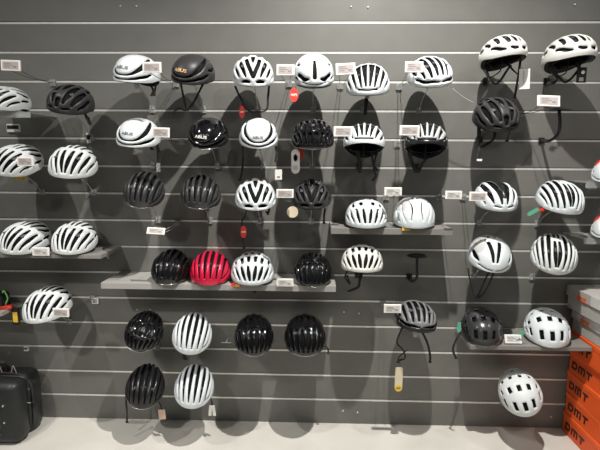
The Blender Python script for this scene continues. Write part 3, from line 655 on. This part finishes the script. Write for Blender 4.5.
# small clip labels on the rails
def clip_label(cx, cy, w, h, m1, label, txt=None):
    c = at(cx, cy, -.012); s = (DIST) / F
    o = empty('rail_label', c, label, 'label', 'small labels clipped on the rails'); ref = o.location
    MB().box((c[0], -.007, c[2]), (w * s, .012, h * s), None, .0015).build('holder', M_tagwhite, o, shift=ref)
    if txt:
        me = text_mesh(txt, .026, .0006, bold=.0008); me.materials.append(M_black); t = link('digits', me, None, o); t.location = (0, -.0026, 0)
    else: MB().box((c[0], -.0135, c[2] + .004), (w * s * .9, .002, h * s * .45)).build('insert', m1, o, shift=ref)
clip_label(95, 301, 7, 6.5, M_black, 'tiny white label with dark digits on a rail right of the low left helmet', '21')
clip_label(13, 128, 13, 8, M_black, 'black and white label under the helmet cut by the left edge')
clip_label(88.5, 138, 4, 10, M_black, 'small black and white peg label right of the upper left dark helmet')
clip_label(26, 349, 5, 5, M_chrome, 'tiny clear clip on a rail above the black case')

# ------------------------------------------------------------------ hanging tags and cards
def outline(kind, w, h, n=10):
    if kind == 'rect': return [(-w / 2, -h / 2), (w / 2, -h / 2), (w / 2, h / 2), (-w / 2, h / 2)]
    if kind == 'oval': return [(w / 2 * math.cos(a), h / 2 * math.sin(a)) for a in np.linspace(0, 2 * PI, 28, endpoint=False)]
    if kind == 'pill':
        r = w / 2; return [(r * math.cos(a), -h / 2 + r + r * math.sin(a)) for a in np.linspace(PI, 2 * PI, n)] + [(r * math.cos(a), h / 2 - r + r * math.sin(a)) for a in np.linspace(0, PI, n)]
    if kind == 'tongue':
        r = w / 2; return [(r * math.cos(a), -h / 2 + r + r * math.sin(a)) for a in np.linspace(PI, 2 * PI, n)] + [(w / 2, h / 2 - .004), (w / 2 - .004, h / 2), (-w / 2 + .004, h / 2), (-w / 2, h / 2 - .004)]
def hang_tag(kind, cx, cy, w, h, Y, m, label, rot=0, string=None, txt=None, txtm=None, extra=None, cat='tag', name='hang_tag'):
    c = at(cx, cy, Y); s = (Y + DIST) / F
    o = empty(name, c, label, cat, 'paper tags hanging from the helmets'); ref = o.location
    R = Matrix.Rotation(math.radians(rot), 4, 'Y')
    MB().prism(outline(kind, w * s, h * s), -.0012, .0012, Matrix.Translation(Vector([float(v) for v in c])) @ R).build('card', m, o, shift=ref)
    if txt:
        me = text_mesh(txt, w * s * .36, .0004, bold=.0004); me.transform(R); me.materials.append(txtm); t = link('lettering', me, None, o); t.location = (0, -.0018, 0)
    if extra:
        for (k2, ex, ey, ew, eh, em) in extra:
            MB().prism(outline(k2, ew * s, eh * s), -.0020, -.0010, Matrix.Translation(Vector([float(v) for v in c])) @ R @ Matrix.Translation((ex * s, 0, ey * s))).build('printed_patch', em, o, shift=ref)
    if string:
        P = [at(x, y, Y) for x, y in string]; MB().tube(spline(P, 4), .0011, 6).build('string', M_strap, o, shift=ref)
    return o
hang_tag('oval', 242, 112, 5.5, 12, -.22, M_tagred, 'small narrow red oval tag under the top row helmet with V vents', txt='MIPS', txtm=M_tagw)
hang_tag('oval', 294, 95, 8.5, 13, -.27, M_tagred, 'round red tag with white lettering left below the smooth slotted helmet', string=[(296, 89), (296, 86), (299, 84)], txt='MIPS', txtm=M_tagw)
hang_tag('oval', 300, 154, 7, 12, -.205, M_tagred, 'red tag half hidden behind the long white oval tag', string=[(300, 149), (301, 146)])
hang_tag('pill', 295.5, 161.5, 8.5, 24, -.22, M_tagwhite, 'long white rounded tag below the glossy black second row helmet', string=[(297, 151), (299, 147)], extra=[('oval', 0, 3.5, 5, 8, M_silver), ('oval', 0, 3.5, 3.6, 6.4, M_tagwhite), ('rect', 0, -6, 4, 4, M_lgrey)])
hang_tag('oval', 243.5, 232, 6, 12.5, -.215, M_tagred, 'red oval tag low under the third row white helmet', txt='MIPS', txtm=M_tagw)
hang_tag('oval', 292.5, 212, 11.5, 11.5, -.28, M_tagcream, 'round beige disc tag beside the black helmet with V vents', string=[(294, 206), (297, 202), (300, 201)])
hang_tag('tongue', 398.7, 379.5, 8, 27, -.20, M_tagcream, 'long cream tag with a yellow rounded end, hanging low in the middle', string=[(400, 366), (400, 361), (402, 357)], extra=[('oval', 0, -9.7, 7.4, 7.4, M_yellow), ('rect', 0, -9.5, 4.5, 1, M_black)])
hang_tag('rect', 524.5, 79, 10, 18.5, -.23, M_tagwhite, 'white paper tag on the strap of the left warm white helmet', rot=-3, string=[(523, 70), (521, 66)], extra=[('rect', -1, 2, 1.2, 11, M_lgrey)])
hang_tag('rect', 581.5, 75, 9, 14, -.22, M_black, 'black card with a white spot under the top right helmet', string=[(581, 68), (580, 64)], extra=[('oval', 1, 2.5, 3.4, 3.4, M_tagwhite), ('rect', 0, -4, 4, 3.5, M_silver)])
hang_tag('rect', 162, 414.5, 7.5, 11, -.20, M_tagpink, 'kraft coloured card on the lowest black helmet', rot=-4, string=[(162, 409), (161, 406)])
hang_tag('rect', 210.3, 410.5, 3.2, 12, -.205, M_tagwhite, 'left of two narrow white cards under the lowest white striped helmet', rot=6, string=[(211, 405), (212, 402)])
hang_tag('rect', 213.8, 410.5, 3.2, 12, -.20, M_tagwhite, 'right of two narrow white cards under the lowest white striped helmet', rot=-6, string=[(213, 405), (212, 402)])
hang_tag('rect', 278.5, 174.5, 7, 10, -.18, M_tagwhite, 'small white card at the strap end of the second row white aero helmet', string=[(278, 170), (277, 164), (277, 160)], extra=[('rect', 0, -2.5, 3, 1.5, M_mgrey)])
hang_tag('rect', 158.3, 167.5, 3.6, 9, -.22, M_clear, 'clear plastic strap label under the second row white aero helmet', string=[(158, 163), (158, 160)])
hang_tag('oval', 19.5, 177, 13, 6.5, -.20, M_yellow, 'yellow disc under the third row helmet at the left edge', string=[(20, 175), (20, 172)])
hang_tag('tongue', 533, 212, 3.6, 12, -.26, M_green, 'mint green tag poking out left of the slanted vent helmet', rot=58, string=[(537, 209), (541, 207)])
hang_tag('rect', 542, 209.5, 6, 3, -.24, M_tagred, 'small red label next to the mint green tag', string=[(543, 208), (545, 206)])
hang_tag('rect', 521.5, 333, 6, 3.5, -.24, M_green, 'small green label left of the white helmet on the low right shelf', string=[(523, 332), (527, 331)])
hang_tag('rect', 459, 327, 3.5, 10, -.20, M_green, 'green strap label left of the black helmet on the low right shelf', string=[(460, 322), (463, 320)])
hang_tag('rect', 236, 285, 10, 4, -.25, M_tagred, 'red and yellow sticker card under the left front of the shelved white helmet', extra=[('rect', 1.5, -.5, 5, 2.4, M_yellow)])
hang_tag('tongue', 406, 228, 8.5, 5.5, -.245, M_yellow, 'yellow sticker card on the front edge of the short middle shelf', rot=180)
hang_tag('rect', 479.5, 160, 5, 2, -.205, M_tagw, 'pale buckle end at the bottom of the long black strap')

# security wire from the turned white helmet to the black one
c = MB(); P = spline([at(451, 87, -.22), at(462, 96, -.21), at(474, 103, -.20)], 6); c.tube(P, .0014, 6); o = c.build('security_wire', M_wirel); tag(o, 'thin pale wire slanting between two helmets at the upper right', 'wire')

# clear acrylic risers at the picture edges
def riser(x0, x1, yt, Y, label):
    a = at(x0, yt, Y); b2 = at(x1, yt, Y); zz = MINZ[label.split(' under the ')[1]] - .0025; a[2] = zz; b2[2] = zz; o = empty('acrylic_riser', ((a[0] + b2[0]) / 2, 0, a[2]), label, 'riser', 'clear acrylic risers'); ref = o.location
    MB().box(((a[0] + b2[0]) / 2, Y / 2, a[2]), (b2[0] - a[0], -Y, .004)).build('plate', M_clear, o, shift=ref)
    MB().box(((a[0] + b2[0]) / 2, Y + .002, a[2] - .014), (b2[0] - a[0], .004, .024)).build('lip', M_clear, o, shift=ref)
riser(-20, 30, 115.5, -.24, 'clear acrylic riser under the helmet cut by the left edge')
riser(586, 640, 185, -.22, 'clear acrylic riser under the upper helmet cut by the right edge')
riser(584, 640, 242, -.22, 'clear acrylic riser under the lower helmet cut by the right edge')

# little bolts left in the panels
for i, (x, y, d) in enumerate([(120.5, 6, 'left bolt of the pair at the top left of the wall'), (136.5, 6, 'right bolt of the pair at the top left of the wall'), (351, 6.5, 'left bolt of the pair at the top centre of the wall'), (368, 7, 'right bolt of the pair at the top centre of the wall'), (575, 4.5, 'lone bolt at the top right corner of the wall'),
        (137, 309.5, 'left bolt above the first glossy black helmet of the lower rows'), (150, 310, 'right bolt above the first glossy black helmet of the lower rows'), (344, 312, 'left bolt of the pair below the warm white helmet'), (359, 313.5, 'right bolt of the pair below the warm white helmet'),
        (343, 411, 'left bolt of the pair near the floor in the middle'), (357.5, 412.5, 'right bolt of the pair near the floor in the middle'), (551, 417, 'single bolt low on the wall beside the orange boxes')]):
    p = at(x, y, -.003); b = MB(); b.cyl((0, .003, 0), (0, -.003, 0), .0045, .0035, 12); o = b.build('wall_bolt', M_bolt); o.location = [float(v) for v in p]; tag(o, d, 'bolt', 'small bolts in the wall panels')
for (x, y, d) in ((158, 399, 'x'),): pass
# small peg prongs near the lower rows
for (x0, y0, x1, y1, d) in ((221, 342.5, 231, 342.5, 'thin pale peg sticking out left of the helmet below the long shelf'),):
    a = at(x0, y0, -.12); b2 = at(x1, y1, -.12)
    m = MB(); m.tube([a, b2], .002, 8); m.tube([(a + b2) / 2, ((a + b2) / 2)[0:1].tolist() + [0.0, float(a[2])]], .003, 8); o = m.build('display_peg', M_wirel); tag(o, d, 'peg')

# ------------------------------------------------------------------ shoe boxes at the right
def strokes(w, h, t):
    "three wide block letters D M T as polygons on x,z"
    L = []; lw = w * .29; g = w * .065; x = -w / 2
    def seg(a, b): L.append((a, b))
    out = []
    # D: rounded frame
    n = 8; r = h * .42
    def ring(x0, x1, z0, z1, rr, hollow):
        pass
    D_out = [(x, -h / 2), (x + lw - r, -h / 2)] + [(x + lw - r + r * math.sin(a), -h / 2 + r - r * math.cos(a)) for a in np.linspace(0, PI / 2, n)][1:] + [(x + lw - r + r * math.cos(a), h / 2 - r + r * math.sin(a)) for a in np.linspace(0, PI / 2, n)] + [(x, h / 2)]
    r2 = max(r - t, .001)
    D_in = [(x + t, -h / 2 + t), (x + lw - r, -h / 2 + t)] + [(x + lw - r + r2 * math.sin(a), -h / 2 + r - r2 * math.cos(a)) for a in np.linspace(0, PI / 2, n)][1:] + [(x + lw - r + r2 * math.cos(a), h / 2 - r + r2 * math.sin(a)) for a in np.linspace(0, PI / 2, n)] + [(x + t, h / 2 - t)]
    for k in range(len(D_out)):
        k2 = (k + 1) % len(D_out); out.append([D_out[k], D_out[k2], D_in[k2], D_in[k]])
    x2 = x + lw + g; mw_ = lw * 1.22
    out.append([(x2, h / 2), (x2, h / 2 - t), (x2 + mw_ - t * .2, h / 2 - t), (x2 + mw_ - t * .2, h / 2)])
    for q in (0, (mw_ - t) / 2, mw_ - t): out.append([(x2 + q, -h / 2), (x2 + q + t, -h / 2), (x2 + q + t, h / 2 - t), (x2 + q, h / 2 - t)])
    x3 = x2 + mw_ + g
    out.append([(x3, h / 2 - t), (x3 + lw, h / 2 - t), (x3 + lw, h / 2), (x3, h / 2)])
    out.append([(x3 + lw / 2 - t / 2, -h / 2), (x3 + lw / 2 + t / 2, -h / 2), (x3 + lw / 2 + t / 2, h / 2 - t), (x3 + lw / 2 - t / 2, h / 2 - t)])
    return out
BH = .1225
BX0 = xs(559, 428, 0) + .004
BX = xs(592, 351, -.25) + .006
names = ['lowest', 'second lowest', 'third lowest', 'fourth lowest', 'fifth lowest']
for i in range(5):
    dx = (0, .003, .001, .004, .002)[i]; dy = (0, -.006, .004, -.003, 0)[i]
    c = np.array([(BX if i == 4 else BX0) + dx + .148, -.205 + dy, i * BH]); o = empty('shoe_box', c, 'orange shoe box with black lettering, %s of the stack at the right edge' % names[i], 'box', 'orange shoe boxes in a stack'); ref = o.location
    o.rotation_euler = (0, 0, math.radians((0, 1, -1, .6, -.5)[i]))
    MB().box((0, 0, BH * .48), (.29, .37, BH * .955), None, .002).build('carton', M_orange, o)
    b = MB(); lz = BH * .80; b.box((0, 0, lz + BH * .10), (.295, .375, BH * .19), None, .002); b.build('lid', M_oranged, o)
    Mx = Matrix.Translation((-.1462, .075, BH * .42)) @ Matrix(((0, 1, 0, 0), (-1, 0, 0, 0), (0, 0, 1, 0), (0, 0, 0, 1)))
    b = MB(); Sh = Matrix.Identity(4); Sh[0][2] = .12
    for poly in strokes(.165, .044, .011): b.prism(poly, -.0006, .0010, Mx @ Sh)
    b.build('lettering', M_black, o)
for i, (dx, dy, rz, h, w) in enumerate(((-.005, -.0, 0, .125, .37), (-.035, -.0, 1.5, .128, .39))):
    z = 5 * BH + .002 + i * .1265
    c = np.array([BX + .165 + dx, -.215 + dy, z]); o = empty('shoe_box', c, ('pale grey shoe box resting on the orange boxes', 'pale grey shoe box topmost of the stack at the right edge')[i], 'box', 'grey shoe boxes'); o.rotation_euler = (0, 0, math.radians(rz))
    MB().box((0, 0, h * .48), (.30, w - .012, h * .95), None, .002).build('carton', M_boxg, o)
    MB().box((0, 0, h * .78), (.314, w, h * .42), None, .002).build('lid', M_boxg if i else M_boxw, o)
    MB().box((-.1582, -.10, h * .78), (.001, w * .44, h * .40)).build('panel', M_boxw, o)
    me = text_mesh('dmt', .05, .0005, bold=.001); me.transform(Matrix.Rotation(-PI / 2, 4, 'Z')); me.materials.append(M_tagpink if False else M_oranged)
    t = link('lettering', me, None, o); t.location = (-.1590, .10 - .04, h * .70)

# ------------------------------------------------------------------ black hard case at the lower left
c = at_z(-6, 437, 0.0)
cs = empty('hard_case', (c[0] + .0, -.16, 0), 'black ribbed hard case standing on the floor at the lower left', 'case'); 
cw, cd, chh = .42, .26, .36
b = MB(); b.box((0, .045, chh / 2), (cw, .14, chh), None, .055); b.build('back_shell', M_bag, cs, smooth=True)
b = MB(); b.box((0, -.065, chh / 2), (cw * .985, .13, chh * .985), None, .052); b.build('front_shell', M_bag, cs, smooth=True)
b = MB()
for k in range(6): b.box((-.02, -.131, .07 + k * .045), (cw - .15, .008, .024), None, .0035)
b.build('ribs', M_bagt, cs)
b = MB(); pts = []
for a_ in np.linspace(0, 2 * PI, 41)[:-1]:
    ca, sa = math.cos(a_), math.sin(a_); r_ = (abs(ca) ** 5 + abs(sa) ** 5) ** (-1 / 5); pts.append(((cw / 2 - .002) * ca * r_, -.0, chh / 2 + (chh / 2 - .003) * sa * r_))
b.tube(pts + [pts[0]], .006, 8); b.build('seam', M_bagt, cs)
for (x, z) in ((cw / 2 - .075, .24), (cw / 2 - .075, .145)):
    MB().cyl((x, -.128, z), (x, -.138, z), .006, .005, 12).build('rivet', M_chrome, cs)
for (z) in (.28, .20):
    MB().cyl((cw / 2 - .012, -.03, z), (cw / 2 + .004, -.03, z), .006, .005, 12).build('rivet', M_chrome, cs)
MB().ribbon(spline([(-.07, .02, chh - .004), (-.05, .02, chh + .035), (.05, .02, chh + .035), (.07, .02, chh - .004)], 6), .024, .006, wdir=(1, 0, 0)).build('handle', M_strap, cs)
for x in (.02, .10): MB().tube(spline([(x, .0, chh - .003), (x + .012, .0, chh + .04), (x + .03, -.0, chh - .003)], 6), .0025, 6).build('cord', M_pink, cs)

# ------------------------------------------------------------------ shelf corner with bits at the far left
sz = RZ(10) - .03
p1 = at(13, 302, 0)
o = shelf(-2.3, xs(6, 305, -.14), float(p1[2]), .18, .022, M_shelfw, 'short grey shelf end at the left edge, below the left shelf')
q = float(p1[2])
cx = xs(-6, 290, -.12)
o = empty('folded_light', (cx, -.10, q), 'black bike accessory with a neon green loop on the left shelf end', 'accessory'); ref = o.location
MB().box((cx, -.10, q + .045), (.10, .09, .09), None, .02).build('body', M_hook, o, shift=ref)
MB().tube(spline([(cx + .05, -.11, q + .02), (cx + .065, -.11, q + .06), (cx + .045, -.11, q + .10), (cx + .03, -.11, q + .05)], 6), .004, 8).build('loop', mat('neon_green', (.25, .75, .2), .5, noise=.03), o, shift=ref)
o.name = 'bike_accessory'
p = at(6, 301, -.12)
m = MB(); m.box((p[0], p[1], q + .010), (.06, .03, .018), Matrix.Rotation(.3, 3, 'Z'), .004); o = m.build('red_clip', M_tagred); tag(o, 'small red clip lying on the left shelf end', 'clip')
p = at(16, 316, -.10); o = empty('blister_card', p, 'black and yellow blister card hanging left of the low white helmet', 'card'); ref = o.location
MB().box(p, (.040, .014, .10), None, .003).build('case', M_hook, o, shift=ref)
MB().box((p[0] + .001, p[1] - .0085, p[2] - .004), (.026, .003, .058)).build('insert', M_yellow, o, shift=ref)
MB().tube([(p[0], 0, p[2] + .045), (p[0], p[1], p[2] + .045)], .002, 6).build('hanger', M_wirel, o, shift=ref)

# ------------------------------------------------------------------ light
def spot(name, loc, target, power, size, blend=.6, radius=.03, col=(1, .97, .92)):
    l = bpy.data.lights.new(name, 'SPOT'); l.energy = power; l.spot_size = math.radians(size); l.spot_blend = blend; l.shadow_soft_size = radius; l.color = col
    o = bpy.data.objects.new(name, l); C.objects.link(o); o.location = loc; o.rotation_euler = (Vector(target) - Vector(loc)).to_track_quat('-Z', 'Y').to_euler()
    return o
spot('track_spotlight', (.36, -1.28, 3.55), (.22, -.5, 0), 680, 108, 1, .025)
spot('track_spotlight', (-2.0, -1.5, 3.5), (-1.1, -.35, 0), 210, 84, 1, .03)
spot('track_spotlight', (2.3, -1.5, 3.5), (1.2, -.2, .5), 80, 80, 1, .03)
for i, (x, y) in enumerate(((-1.8, -3.4), (-.6, -3.9), (.7, -3.5), (1.9, -4.0))):
    spot('ceiling_spotlight', (x, y, 3.5), (x * .6, -.5, .9), 36, 100, .9, .06)
spot('ceiling_spotlight', (-1.9, -3.3, 3.5), (-1.0, 0, .32), 330, 24, 1, .05)
w = bpy.data.worlds.new('store'); bpy.context.scene.world = w; w.use_nodes = True
w.node_tree.nodes['Background'].inputs[0].default_value = (1, .985, .955, 1); w.node_tree.nodes['Background'].inputs[1].default_value = .125
vs = bpy.context.scene.view_settings; vs.view_transform = 'Standard'; vs.look = 'None'; vs.gamma = 1; vs.exposure = -0.45; vs.use_curve_mapping = False
